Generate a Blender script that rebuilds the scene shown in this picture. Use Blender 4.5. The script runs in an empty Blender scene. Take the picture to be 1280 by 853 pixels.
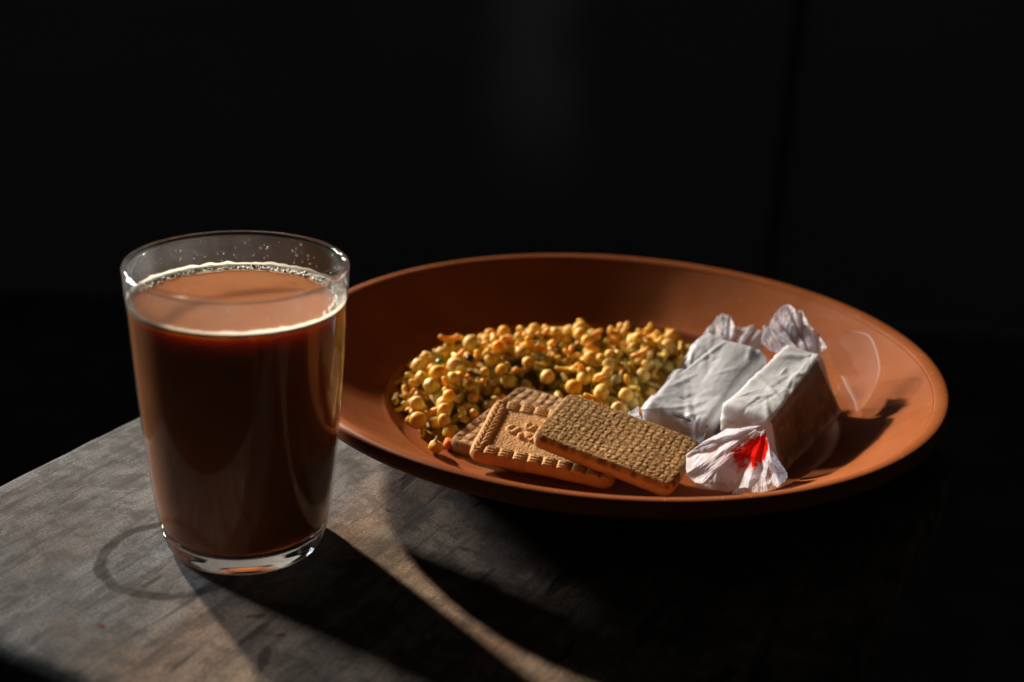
import bpy, bmesh, math, random
import numpy as np
from mathutils import Matrix, Vector, noise

S = 0.001                                   # everything below is written in millimetres
scene = bpy.context.scene
COL = scene.collection
RNG = random.Random(11)

# ------------------------------------------------------------------ camera
cam_data = bpy.data.cameras.new('camera')
cam = bpy.data.objects.new('camera', cam_data)
COL.objects.link(cam)
cr, cu, cw = Vector((0.99891384, 0.01663575, 0.04352467)), Vector((-0.04659555, 0.35663668, 0.93308045)), Vector((0, 0.93409503, -0.35702447))
m = Matrix.Identity(4)
for i in range(3):
    m[i][0], m[i][1], m[i][2] = cr[i], cu[i], -cw[i]
m.translation = Vector((99.03, -447.11, 257.68)) * S
cam.matrix_world = m
cam_data.sensor_width = 36.0
cam_data.lens = 1650 / 1280 * 36
cam_data.clip_start = 0.02
cam_data.clip_end = 50
cam_data.dof.use_dof = True
cam_data.dof.focus_distance = 0.530
cam_data.dof.aperture_fstop = 6.3
scene.camera = cam

# ------------------------------------------------------------------ world and lamps
world = bpy.data.worlds.new('World')
scene.world = world
world.use_nodes = True
bg = world.node_tree.nodes['Background']
bg.inputs['Color'].default_value = (0.95, 1.0, 0.98, 1)
bg.inputs['Strength'].default_value = 0.009


def area_lamp(name, azimuth, elevation, dist, size, power, color, aim, spread):
    d = bpy.data.lights.new(name, 'AREA')
    d.shape = 'SQUARE'
    d.size = size
    d.energy, d.color = power, color
    d.spread = math.radians(spread)
    o = bpy.data.objects.new(name, d)
    COL.objects.link(o)
    a, e = math.radians(azimuth), math.radians(elevation)
    p = Vector((math.cos(a) * math.cos(e), math.sin(a) * math.cos(e), math.sin(e))) * dist
    o.location = p
    o.rotation_euler = (p - Vector(aim) * S).to_track_quat('Z', 'Y').to_euler()
    return o


area_lamp('warm_window_light', 127.5, 23, 2.72, 0.12, 1.62, (1.0, 0.85, 0.68), (100, 50, 20), 18)
area_lamp('cool_window_light', 147, 19.5, 2.4, 0.34, 1.15, (0.84, 0.92, 1.0), (60, 30, 20), 24)

vs = scene.view_settings
vs.view_transform = 'Standard'
vs.look = 'None'
vs.exposure = 0
vs.gamma = 1
vs.use_curve_mapping = False
cy = scene.cycles
cy.max_bounces = 14
cy.diffuse_bounces = 1
cy.transmission_bounces = 10
cy.transparent_max_bounces = 24
cy.sample_clamp_indirect = 4
cy.use_denoising = True
cy.blur_glossy = 0.3


# ------------------------------------------------------------------ helpers
def setp(o, label=None, cat=None, group=None, kind=None):
    for k, v in (('label', label), ('category', cat), ('group', group), ('kind', kind)):
        if v:
            o[k] = v
    return o


def mesh_obj(name, verts, faces, mat, parent=None, smooth=True, attrs=None):
    me = bpy.data.meshes.new(name)
    me.from_pydata([tuple(float(c) * S for c in v) for v in verts], [], faces)
    if attrs:
        for k, arr in attrs.items():
            a = me.attributes.new(k, 'FLOAT', 'POINT')
            a.data.foreach_set('value', np.asarray(arr, dtype=np.float32))
    me.update()
    if smooth:
        me.polygons.foreach_set('use_smooth', [True] * len(me.polygons))
    if mat:
        me.materials.append(mat)
    o = bpy.data.objects.new(name, me)
    COL.objects.link(o)
    if parent:
        o.parent = parent
    return o


def empty(name, loc=(0, 0, 0), rz=0.0):
    o = bpy.data.objects.new(name, None)
    o.empty_display_size = 0.02
    COL.objects.link(o)
    o.location = Vector(loc) * S
    o.rotation_euler = (0, 0, rz)
    return o


def lathe(profile, n=128, closed=False):
    """profile: list of (r, z); poles where r == 0. Normals outward for a profile going up on the outside."""
    verts, faces, rings = [], [], []
    for r, z in profile:
        if r == 0:
            rings.append([len(verts)])
            verts.append((0, 0, z))
        else:
            k = len(verts)
            rings.append(list(range(k, k + n)))
            for i in range(n):
                a = 2 * math.pi * i / n
                verts.append((r * math.cos(a), r * math.sin(a), z))
    seq = list(zip(rings, rings[1:])) + ([(rings[-1], rings[0])] if closed else [])
    for A, B in seq:
        for i in range(n):
            j = (i + 1) % n
            if len(A) == 1:
                faces.append((A[0], B[j], B[i]))
            elif len(B) == 1:
                faces.append((A[i], A[j], B[0]))
            else:
                faces.append((A[i], A[j], B[j], B[i]))
    return verts, faces


def spline(pts, per=8):
    """Catmull-Rom through 2D points."""
    out = []
    P = [pts[0]] + list(pts) + [pts[-1]]
    for i in range(1, len(P) - 2):
        p0, p1, p2, p3 = (np.array(P[k], float) for k in (i - 1, i, i + 1, i + 2))
        for t in np.linspace(0, 1, per, endpoint=False):
            out.append(tuple(0.5 * (2 * p1 + (p2 - p0) * t + (2 * p0 - 5 * p1 + 4 * p2 - p3) * t * t + (3 * p1 - p0 - 3 * p2 + p3) * t ** 3)))
    out.append(tuple(pts[-1]))
    return out


def grid_faces(nu, nv, off=0, flip=False):
    f = []
    for i in range(nu - 1):
        for j in range(nv - 1):
            q = (off + i * nv + j, off + (i + 1) * nv + j, off + (i + 1) * nv + j + 1, off + i * nv + j + 1)
            f.append(q[::-1] if flip else q)
    return f


def nz(x, y, z):
    return noise.noise(Vector((x, y, z)))


class NT:
    def __init__(self, name):
        self.m = bpy.data.materials.new(name)
        self.m.use_nodes = True
        self.t = self.m.node_tree
        self.t.nodes.clear()
        self.out = self.t.nodes.new('ShaderNodeOutputMaterial')

    def n(self, kind, **kw):
        nd = self.t.nodes.new(kind)
        for k, v in kw.items():
            setattr(nd, k, v)
        return nd

    def link(self, a, b):
        self.t.links.new(a, b)

    def put(self, sock, v):
        if isinstance(v, bpy.types.NodeSocket):
            self.link(v, sock)
        elif isinstance(v, (tuple, list)) and sock.type == 'RGBA' and len(v) == 3:
            sock.default_value = (*v, 1)
        else:
            sock.default_value = v

    def coord(self, which='Object', scale=(1, 1, 1), rot=(0, 0, 0), loc=(0, 0, 0)):
        tc = self.n('ShaderNodeTexCoord')
        mp = self.n('ShaderNodeMapping')
        self.link(tc.outputs[which], mp.inputs['Vector'])
        mp.inputs['Scale'].default_value = scale
        mp.inputs['Rotation'].default_value = rot
        mp.inputs['Location'].default_value = loc
        return mp.outputs[0]

    def noise(self, vec, scale, detail=4, rough=0.55, dist=0.0):
        nd = self.n('ShaderNodeTexNoise')
        if vec is not None:
            self.link(vec, nd.inputs['Vector'])
        nd.inputs['Scale'].default_value = scale
        nd.inputs['Detail'].default_value = detail
        nd.inputs['Roughness'].default_value = rough
        nd.inputs['Distortion'].default_value = dist
        return nd.outputs['Fac']

    def math(self, op, a, b=0.0, c=0.0):
        nd = self.n('ShaderNodeMath', operation=op)
        for i, v in enumerate((a, b, c)):
            self.put(nd.inputs[i], v)
        return nd.outputs[0]

    def ramp(self, fac, lo, hi, a=0.0, b=1.0):
        nd = self.n('ShaderNodeMapRange')
        nd.clamp = True
        nd.interpolation_type = 'SMOOTHSTEP'
        self.put(nd.inputs[0], fac)
        for i, v in enumerate((lo, hi, a, b)):
            nd.inputs[i + 1].default_value = v
        return nd.outputs[0]

    def mix(self, fac, a, b, mode='MIX'):
        nd = self.n('ShaderNodeMix', data_type='RGBA', blend_type=mode)
        self.put(nd.inputs[0], fac)
        self.put(nd.inputs[6], a)
        self.put(nd.inputs[7], b)
        return nd.outputs[2]

    def attr(self, name):
        return self.n('ShaderNodeAttribute', attribute_name=name).outputs['Fac']

    def rand(self):
        return self.n('ShaderNodeObjectInfo').outputs['Random']

    def bump(self, h, strength, dist):
        nd = self.n('ShaderNodeBump')
        self.link(h, nd.inputs['Height'])
        nd.inputs['Strength'].default_value = strength
        nd.inputs['Distance'].default_value = dist
        return nd.outputs[0]

    def pbr(self, **kw):
        nd = self.n('ShaderNodeBsdfPrincipled')
        for k, v in kw.items():
            self.put(nd.inputs[k.replace('_', ' ')], v)
        return nd

    def surf(self, sh):
        self.link(sh, self.out.inputs['Surface'])
        return self.m


# ------------------------------------------------------------------ materials
def mat_wood():
    k = NT('weathered_wood')
    o = k.coord()
    grain = k.noise(k.coord(scale=(1, 0.09, 0.4)), 260, 5, 0.65, 0.6)
    broad = k.noise(k.coord(scale=(1, 0.16, 1)), 45, 4, 0.6, 1.2)
    blot = k.noise(o, 30, 5, 0.65)
    pink = k.noise(k.coord(loc=(3, 7, 1), scale=(1, 0.5, 1)), 22, 3, 0.5)
    c = k.mix(k.ramp(broad, 0.36, 0.64), (0.140, 0.147, 0.150), (0.245, 0.256, 0.260))
    sx = k.n('ShaderNodeSeparateXYZ')
    k.link(o, sx.inputs[0])
    c = k.mix(k.ramp(pink, 0.47, 0.62, 0, 0.6), c, (0.195, 0.165, 0.150))
    brown = k.ramp(k.math('ADD', sx.outputs[0], k.math('MULTIPLY', k.math('SUBTRACT', k.noise(o, 20, 4), 0.5), 0.12)), -0.015, 0.055)
    c = k.mix(k.math('MULTIPLY', brown, 0.9), c, (1.50, 1.00, 0.66), 'MULTIPLY')
    c = k.mix(k.ramp(grain, 0.38, 0.52, 0.40, 0), c, (0.036, 0.032, 0.029))
    c = k.mix(k.ramp(blot, 0.40, 0.52, 0.6, 0), c, (0.060, 0.054, 0.052))
    mott = k.noise(o, 75, 6, 0.7, 0.5)
    c = k.mix(k.ramp(mott, 0.42, 0.53, 0.5, 0), c, (0.062, 0.054, 0.048))
    c = k.mix(k.ramp(mott, 0.54, 0.66, 0, 0.5), c, (0.20, 0.18, 0.16))
    # short cracks and pits along the grain
    crack = k.noise(k.coord(scale=(1, 0.14, 1), loc=(1.7, 0, 0)), 120, 2, 0.4, 0.2)
    c = k.mix(k.ramp(crack, 0.27, 0.32, 0.7, 0), c, (0.030, 0.027, 0.026))
    fine = k.noise(o, 900, 2, 0.6)
    c = k.mix(k.ramp(fine, 0.42, 0.62, 0, 0.45), c, (0.055, 0.047, 0.041))

    sep = k.n('ShaderNodeSeparateXYZ')
    gtc = k.n('ShaderNodeTexCoord')
    k.link(gtc.outputs['Object'], sep.inputs[0])
    # tea marks, in stool coordinates (metres)
    wob = k.math('MULTIPLY', k.math('SUBTRACT', k.noise(o, 90, 3), 0.5), 0.004)

    def ellipse(cx, cy, ang, ra, rb):
        ca, sa = math.cos(ang), math.sin(ang)
        dx = k.math('SUBTRACT', sep.outputs[0], cx)
        dy = k.math('SUBTRACT', sep.outputs[1], cy)
        u = k.math('ADD', k.math('MULTIPLY', dx, ca / ra), k.math('MULTIPLY', dy, sa / ra))
        v = k.math('ADD', k.math('MULTIPLY', dx, -sa / rb), k.math('MULTIPLY', dy, ca / rb))
        return k.math('SQRT', k.math('ADD', k.math('MULTIPLY', u, u), k.math('MULTIPLY', v, v)))

    def loc(x, y):
        q = to_stool(x, y)
        return q[0] * S, q[1] * S
    rx, ry = loc(-23, -16)
    dist = k.math('ADD', k.math('MULTIPLY', ellipse(rx, ry, 0, 1, 1), 1.0), wob)
    ring = k.ramp(k.math('ABSOLUTE', k.math('SUBTRACT', dist, 0.0272)), 0.0014, 0.0030, 1, 0)
    ring = k.math('MULTIPLY', ring, k.ramp(k.noise(o, 28, 3, 0.6), 0.34, 0.52, 0.35, 1.0))
    c = k.mix(k.math('MULTIPLY', ring, 0.68), c, (0.020, 0.014, 0.014))
    for (x, y, ang, ra, rb, col, f) in ((-36.3, -63.5, 0.4, 1.9, 1.2, (0.10, 0.025, 0.012), 0.85), (16, -63, 2.0, 10, 1.9, (0.05, 0.03, 0.028), 0.8),
                                        (22, -77, 2.5, 8, 2.2, (0.05, 0.03, 0.028), 0.8), (25, -64, 1.0, 2.0, 1.4, (0.06, 0.02, 0.015), 0.8), (14, -53, 1.2, 4, 1.5, (0.05, 0.025, 0.02), 0.7),
                                        (-47, -66, 0.3, 12, 6, (0.15, 0.10, 0.07), 0.25), (95, -24, 0.2, 4.5, 2.6, (0.05, 0.045, 0.042), 0.85), (84, 0, 0.3, 2.6, 1.7, (0.07, 0.06, 0.055), 0.8),
                                        (62, 70, 0.2, 3.0, 0.9, (0.05, 0.045, 0.045), 0.8), (52, 28, 0.2, 2.4, 0.9, (0.06, 0.055, 0.06), 0.8)):
        px, py = loc(x, y)
        e = k.math('ADD', ellipse(px, py, ang + STOOL_ROT, ra * S, rb * S), k.math('MULTIPLY', k.math('SUBTRACT', k.noise(o, 300, 3), 0.5), 1.3))
        c = k.mix(k.ramp(e, 0.6, 1.15, f, 0), c, col)
    h = k.math('ADD', k.math('MULTIPLY', grain, 0.6), k.math('MULTIPLY', k.ramp(crack, 0.24, 0.33), 0.5))
    h = k.math('ADD', h, k.math('MULTIPLY', fine, 0.25))
    b = k.pbr(Base_Color=c, Roughness=k.ramp(grain, 0.3, 0.7, 0.95, 0.8), Normal=k.bump(h, 0.5, 0.0006))
    b.inputs['Specular IOR Level'].default_value = 0.06
    return k.surf(b.outputs[0])


def mat_plain(name, col, rough=0.6, var=0.15, scale=60, bump=0.0, **kw):
    k = NT(name)
    o = k.coord()
    f = k.noise(o, scale, 4)
    c = k.mix(k.ramp(f, 0.3, 0.7), tuple(x * (1 - var) for x in col), tuple(min(1, x * (1 + var)) for x in col))
    args = dict(Base_Color=c, Roughness=rough, **kw)
    if bump:
        args['Normal'] = k.bump(f, bump, 0.001)
    return k.surf(k.pbr(**args).outputs[0])


def mat_terracotta():
    k = NT('terracotta_plastic')
    o = k.coord()
    f = k.noise(o, 28, 3)
    c = k.mix(k.ramp(f, 0.3, 0.7), (0.295, 0.079, 0.020), (0.345, 0.097, 0.026))
    dust = k.noise(o, 900, 2, 0.5)
    c = k.mix(k.ramp(dust, 0.70, 0.76, 0, 0.8), c, (0.62, 0.45, 0.34))
    fine = k.noise(o, 1400, 2, 0.5)
    sm = k.noise(o, 70, 3, 0.6)
    b = k.pbr(Base_Color=c, Roughness=k.ramp(sm, 0.38, 0.62, 0.42, 0.56), Normal=k.bump(fine, 0.10, 0.0004))
    b.inputs['Specular IOR Level'].default_value = 0.14
    b.inputs['Subsurface Weight'].default_value = 0.0
    return k.surf(b.outputs[0])


def mat_glass_wall():
    """thin clear drinking-glass wall with a breath of steam on it"""
    k = NT('clear_glass_wall')
    geo = k.n('ShaderNodeNewGeometry')
    dt = k.n('ShaderNodeVectorMath', operation='DOT_PRODUCT')
    k.link(geo.outputs['Normal'], dt.inputs[0])
    k.link(geo.outputs['Incoming'], dt.inputs[1])
    cs = k.math('SUBTRACT', 1.0, k.math('ABSOLUTE', dt.outputs['Value']))
    schlick = k.math('MULTIPLY_ADD', k.math('POWER', cs, 5.0), 0.95, 0.05)
    tr = k.n('ShaderNodeBsdfTransparent')
    tr.inputs['Color'].default_value = (0.97, 0.98, 0.97, 1)
    gl = k.n('ShaderNodeBsdfGlossy')
    gl.inputs['Roughness'].default_value = 0.05
    mx = k.n('ShaderNodeMixShader')
    k.link(schlick, mx.inputs[0])
    k.link(tr.outputs[0], mx.inputs[1])
    k.link(gl.outputs[0], mx.inputs[2])
    haze = k.n('ShaderNodeBsdfDiffuse')
    haze.inputs['Color'].default_value = (0.85, 0.87, 0.88, 1)
    hz2 = k.n('ShaderNodeBsdfTranslucent')
    hz2.inputs['Color'].default_value = (0.85, 0.87, 0.88, 1)
    ha = k.n('ShaderNodeMixShader')
    ha.inputs[0].default_value = 0.5
    k.link(haze.outputs[0], ha.inputs[1])
    k.link(hz2.outputs[0], ha.inputs[2])
    st = k.noise(k.coord(scale=(1, 1, 0.35)), 55, 4, 0.6)
    fac = k.math('MULTIPLY', k.attr('steam'), k.ramp(st, 0.25, 0.75, 0.4, 1.0))
    m2 = k.n('ShaderNodeMixShader')
    k.link(fac, m2.inputs[0])
    k.link(mx.outputs[0], m2.inputs[1])
    k.link(ha.outputs[0], m2.inputs[2])
    return k.surf(m2.outputs[0])


def mat_glass_solid():
    k = NT('solid_glass')
    b = k.pbr(Base_Color=(0.97, 0.98, 0.95), Roughness=0.02, IOR=1.5)
    b.inputs['Transmission Weight'].default_value = 1.0
    return k.surf(b.outputs[0])


def mat_tea():
    k = NT('milk_tea')
    o = k.coord()
    f = k.noise(o, 60, 3, 0.5)
    c = k.mix(k.ramp(f, 0.3, 0.7), (0.52, 0.19, 0.078), (0.58, 0.22, 0.094))
    b = k.pbr(Base_Color=c, Roughness=0.16, IOR=1.34)
    b.inputs['Specular IOR Level'].default_value = 0.22
    b.inputs['Subsurface Weight'].default_value = 1.0
    b.inputs['Subsurface Radius'].default_value = (1.0, 0.72, 0.32)
    b.inputs['Subsurface Scale'].default_value = 0.012
    return k.surf(b.outputs[0])


def mat_foam(name, thru):
    k = NT(name)
    o = k.coord()
    v = k.n('ShaderNodeTexVoronoi')
    k.link(o, v.inputs['Vector'])
    v.inputs['Scale'].default_value = 900
    c = k.mix(k.ramp(k.attr('edge'), 0.0, 1.0), (0.95, 0.88, 0.74), (0.78, 0.38, 0.14))
    c = k.mix(k.ramp(v.outputs['Distance'], 0.0, 0.6, 0.12, 0), c, (0.6, 0.40, 0.22))
    nb = k.bump(v.outputs['Distance'], 0.35, 0.0004)
    b = k.pbr(Base_Color=c, Roughness=0.3, Normal=nb)
    tl = k.n('ShaderNodeBsdfTranslucent')
    k.put(tl.inputs['Color'], c)
    m1 = k.n('ShaderNodeMixShader')
    m1.inputs[0].default_value = thru
    k.link(b.outputs[0], m1.inputs[1])
    k.link(tl.outputs[0], m1.inputs[2])
    return k.surf(m1.outputs[0])


def mat_biscuit(name, low, high, burnt, gran=700):
    k = NT(name)
    o = k.coord()
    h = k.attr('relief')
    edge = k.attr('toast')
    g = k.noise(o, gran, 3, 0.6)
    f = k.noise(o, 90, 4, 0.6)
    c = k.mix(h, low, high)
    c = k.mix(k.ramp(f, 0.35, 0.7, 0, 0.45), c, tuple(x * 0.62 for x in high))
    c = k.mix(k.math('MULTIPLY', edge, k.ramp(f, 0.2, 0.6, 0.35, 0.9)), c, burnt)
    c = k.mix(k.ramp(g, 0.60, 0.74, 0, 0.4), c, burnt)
    hh = k.math('ADD', g, k.math('MULTIPLY', k.noise(o, 260, 3), 0.9))
    b = k.pbr(Base_Color=c, Roughness=0.75, Normal=k.bump(hh, 0.6, 0.0006))
    b.inputs['Specular IOR Level'].default_value = 0.05
    return k.surf(b.outputs[0])


def mat_paper(name, show, red=False, tint=(0.86, 0.86, 0.89), back=0.4, sss=0.0):
    k = NT(name)
    o = k.coord()
    f = k.noise(o, 70, 4, 0.6)
    c = k.mix(k.ramp(f, 0.35, 0.7), tint, tuple(x * 0.90 for x in tint))
    if red:
        n = k.noise(o, 210, 5, 0.7, 0.6)
        mask = k.ramp(k.math('ADD', k.attr('red'), k.math('MULTIPLY', k.math('SUBTRACT', n, 0.5), 2.4)), 0.42, 0.62)
        pale = k.ramp(k.math('ADD', k.attr('red'), k.math('MULTIPLY', k.math('SUBTRACT', f, 0.5), 0.5)), 0.12, 0.6, 0, 0.35)
        c = k.mix(pale, c, (0.9, 0.25, 0.22))
        c = k.mix(mask, c, (0.86, 0.06, 0.03))
    nb = k.bump(k.noise(o, 420, 4, 0.6, 0.8), 0.30, 0.0008)
    b = k.pbr(Base_Color=c, Roughness=0.34, Normal=nb)
    b.inputs['Specular IOR Level'].default_value = 0.28
    b.inputs['Subsurface Weight'].default_value = sss
    b.inputs['Subsurface Radius'].default_value = (1.0, 0.9, 0.85)
    b.inputs['Subsurface Scale'].default_value = 0.004
    tl = k.n('ShaderNodeBsdfTranslucent')
    k.put(tl.inputs['Color'], c)
    k.link(nb, tl.inputs['Normal'])
    m1 = k.n('ShaderNodeMixShader')
    m1.inputs[0].default_value = back
    k.link(b.outputs[0], m1.inputs[1])
    k.link(tl.outputs[0], m1.inputs[2])
    tr = k.n('ShaderNodeBsdfTransparent')
    m2 = k.n('ShaderNodeMixShader')
    k.link(k.math('ADD', show, k.math('MULTIPLY', k.attr('oil'), k.ramp(f, 0.25, 0.65, 0.80, 0.62))), m2.inputs[0])  # paper clears to the dark filling where side shade is painted in
    k.link(m1.outputs[0], m2.inputs[1])
    k.link(tr.outputs[0], m2.inputs[2])
    return k.surf(m2.outputs[0])


def mat_film():
    k = NT('clear_film')
    geo = k.n('ShaderNodeNewGeometry')
    dt = k.n('ShaderNodeVectorMath', operation='DOT_PRODUCT')
    k.link(geo.outputs['Normal'], dt.inputs[0])
    k.link(geo.outputs['Incoming'], dt.inputs[1])
    cs = k.math('SUBTRACT', 1.0, k.math('ABSOLUTE', dt.outputs['Value']))
    schlick = k.math('MULTIPLY_ADD', k.math('POWER', cs, 5.0), 0.95, 0.05)
    tr = k.n('ShaderNodeBsdfTransparent')
    tr.inputs['Color'].default_value = (0.93, 0.93, 0.95, 1)
    gl = k.n('ShaderNodeBsdfGlossy')
    gl.inputs['Roughness'].default_value = 0.12
    df = k.n('ShaderNodeBsdfTranslucent')
    df.inputs['Color'].default_value = (0.9, 0.9, 0.95, 1)
    m1 = k.n('ShaderNodeMixShader')
    k.link(schlick, m1.inputs[0])
    k.link(tr.outputs[0], m1.inputs[1])
    k.link(gl.outputs[0], m1.inputs[2])
    m2 = k.n('ShaderNodeMixShader')
    k.link(k.ramp(k.attr('fold'), 0.0, 1.0, 0.04, 0.32), m2.inputs[0])
    k.link(m1.outputs[0], m2.inputs[1])
    k.link(df.outputs[0], m2.inputs[2])
    return k.surf(m2.outputs[0])


def mat_snack(name, cols, rough=0.6, sss=0.8):
    k = NT(name)
    o = k.coord()
    r = k.rand()
    c = cols[0]
    for i, cc in enumerate(cols[1:]):
        t = (i + 0.5) / (len(cols) - 0.5)
        c = k.mix(k.ramp(r, t, min(1.0, t + 0.25)), c, cc)
    f = k.noise(o, 420, 3, 0.6)
    c = k.mix(k.ramp(f, 0.45, 0.75, 0, 0.30), c, (0.66, 0.33, 0.05))
    c = k.mix(k.ramp(k.noise(o, 1500, 2), 0.68, 0.75, 0, 0.4), c, (0.45, 0.17, 0.03))
    b = k.pbr(Base_Color=c, Roughness=rough, Normal=k.bump(k.noise(o, 700, 3), 0.10, 0.0004))
    b.inputs['Subsurface Weight'].default_value = sss
    b.inputs['Subsurface Radius'].default_value = (1.0, 0.5, 0.15)
    b.inputs['Subsurface Scale'].default_value = 0.0035
    b.inputs['Specular IOR Level'].default_value = 0.22
    return k.surf(b.outputs[0])


# ------------------------------------------------------------------ the place: dark wall, floor, wooden stool
STOOL_ROT = math.atan2(-0.444, 0.896)                 # stool's local x runs across, local y runs away along the grain
SU, SV = np.array([0.444, 0.896]), np.array([0.896, -0.444])


def to_stool(x, y):
    return (float(np.dot((x, y), SV)), float(np.dot((x, y), SU)))


WALL_Y = 2300.0
def mat_wall():
    """dark distemper with a faint upright glow painted into its colour as a pale patch"""
    k = NT('dark_wall_paint')
    o = k.coord()
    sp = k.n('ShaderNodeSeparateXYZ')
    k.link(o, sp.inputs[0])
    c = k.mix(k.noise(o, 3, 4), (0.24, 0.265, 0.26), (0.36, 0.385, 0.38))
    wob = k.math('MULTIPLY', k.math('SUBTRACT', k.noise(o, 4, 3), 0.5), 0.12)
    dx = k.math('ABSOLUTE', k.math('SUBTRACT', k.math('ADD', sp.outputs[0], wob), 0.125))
    glow_patch = k.math('MULTIPLY', k.ramp(dx, 0.0, 0.15, 1, 0), k.ramp(sp.outputs[2], -0.52, -0.18, 0, 1))  # soft background glow painted into the wall colour, fading downwards
    c = k.mix(k.math('MULTIPLY', glow_patch, 0.95), c, (0.88, 0.88, 0.88))
    return k.surf(k.pbr(Base_Color=c, Roughness=0.85).outputs[0])


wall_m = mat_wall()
floor_m = mat_plain('dark_floor', (0.13, 0.14, 0.135), 0.7, 0.3, 8, 0.1)


def box(x0, x1, y0, y1, z0, z1):
    v = [(x, y, z) for x in (x0, x1) for y in (y0, y1) for z in (z0, z1)]
    f = [(0, 1, 3, 2), (4, 6, 7, 5), (0, 4, 5, 1), (2, 3, 7, 6), (0, 2, 6, 4), (1, 5, 7, 3)]
    return v, f


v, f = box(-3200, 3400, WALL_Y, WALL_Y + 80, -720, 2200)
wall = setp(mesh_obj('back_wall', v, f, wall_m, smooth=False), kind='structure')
v, f = box(-3200, 3400, -1500, WALL_Y - 4, -740, -720)
setp(mesh_obj('floor', v, f, floor_m, smooth=False), kind='structure')

v, f = box(642, 660, WALL_Y - 9, WALL_Y - 2, -710, 2190)
mesh_obj('door_seam', v, f, mat_plain('black_gap', (0.10, 0.11, 0.11), 0.9), wall, smooth=False)

wood = mat_wood()
stool = setp(empty('wooden_stool', (0, 0, -720), STOOL_ROT), 'weathered grey wooden stool top with tea stains under the glass', 'stool')


def rounded_slab(x0, x1, y0, y1, z0, z1, rad, bev, nx=90, ny=90):
    """slab with rounded plan corners and a worn rounded edge"""
    cx, cyy, hx, hy = (x0 + x1) / 2, (y0 + y1) / 2, (x1 - x0) / 2, (y1 - y0) / 2
    loop = []
    for q, (sx, sy) in enumerate(((1, 1), (-1, 1), (-1, -1), (1, -1))):
        for i in range(13):
            a = math.pi / 2 * q + math.pi / 2 * i / 12
            loop.append((sx * (hx - rad), sy * (hy - rad), math.cos(a), math.sin(a)))
    dense = []
    for i in range(len(loop)):
        p, n2 = loop[i], loop[(i + 1) % len(loop)]
        L = math.hypot(p[0] - n2[0], p[1] - n2[1])
        k = max(1, int(L / 6))
        for j in range(k):
            t = j / k
            dense.append(tuple(p[c] + (n2[c] - p[c]) * t for c in range(4)))
    prof = [(-bev * 1.2 - 3, 0.0)] + [(-bev * (1 - math.sin(a)), -bev * (1 - math.cos(a))) for a in np.linspace(0, math.pi / 2, 7)]
    prof += [(0, -(z1 - z0) + bev)] + [(-bev * (1 - math.cos(a)), -(z1 - z0) + bev * (1 - math.sin(a))) for a in np.linspace(0.2, math.pi / 2, 6)]
    V, F = [], []
    n = len(dense)
    for off, dz in prof:
        for (px, py, dx, dy) in dense:
            w = 0.9 * nz(px * 0.03 + dx, py * 0.03 + dy, 3.1) + 0.5 * nz(px * 0.11, py * 0.11, 7)
            o2 = rad + off + (w if off > -bev * 1.1 else 0)
            V.append((cx + px + dx * o2, cyy + py + dy * o2, z1 + dz))
    for a in range(len(prof) - 1):
        for i in range(n):
            j = (i + 1) % n
            F.append((a * n + i, (a + 1) * n + i, (a + 1) * n + j, a * n + j))
    F.append(tuple(range(n)))
    F.append(tuple(range((len(prof) - 1) * n, len(prof) * n))[::-1])
    return V, F


v, f = rounded_slab(-115.6, 228, -101, 236, 692, 720, 14, 7)
top = mesh_obj('seat_top', v, f, None, stool)
top.data.materials.append(wood)
leg_m = mat_plain('dark_leg_wood', (0.10, 0.075, 0.055), 0.7, 0.3, 40)
for sx in (-80, 192):
    for sy in (-66, 200):
        V, F = box(sx - 17, sx + 17, sy - 17, sy + 17, 0, 692)
        for i in (0, 2, 4, 6):
            V[i] = (sx + (V[i][0] - sx) * 0.75, sy + (V[i][1] - sy) * 0.75, 0)
        mesh_obj('leg', V, F, leg_m, stool, smooth=False)

# ------------------------------------------------------------------ bowl
BX, BY = 145.2, 104.3
CAM_SCALE = Matrix.Translation(Vector((-2.55, 11.54, -6.65)) * S) @ Matrix.Scale(1.0258, 4)      # scales the bowl and all in it about the camera position
bowl_m = mat_terracotta()
bowl = setp(empty('bowl', (BX, BY, 0.3)), 'wide terracotta coloured bowl with flared rim holding snacks', 'bowl')
def smooth_(a, b, x):
    t = min(1, max(0, (x - a) / (b - a)))
    return t * t * (3 - 2 * t)


inner = [(0, 12), (40, 12), (80, 12.2), (90, 12.8), (96, 14.6), (99.0, 17.0), (101, 19.6), (102.6, 20.8), (104.5, 21.4), (110, 24.0), (118, 28.6), (126, 33.9), (133, 39.0), (138, 43.0)]
prof_in = spline(inner, 5)
outer = [(141.0, 40.0), (133, 35.5), (124, 30.0), (112, 23.0), (102, 14.0), (96, 7.0), (90, 2.6), (84, 1.0)]
prof = list(reversed([(140.6, 37.4)] + spline([(137.5, 37.0), (130, 31.8), (120, 25.2), (110, 19.4), (103, 15.0), (97, 11.0), (91, 8.0), (86, 6.8)], 4)))
body_prof = [(0, 8.2), (77, 8.2), (80, 6.7)] + prof + [(141.0, 39.6), (139.5, 42.4)] + list(reversed(prof_in))
v, f = lathe(body_prof, 180)
mesh_obj('body', v, f, bowl_m, bowl)
rim_prof = [(138.0, 43.15), (140.0, 44.3), (142.2, 44.9), (143.9, 44.6), (144.8, 43.4), (144.9, 41.6), (144.6, 39.6), (143.9, 38.0), (142.6, 37.2), (141.2, 37.6), (140.6, 39.5), (139.2, 41.8)]
v, f = lathe(list(reversed(spline(rim_prof, 3))), 180, closed=True)
mesh_obj('rim', v, f, bowl_m, bowl)

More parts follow.
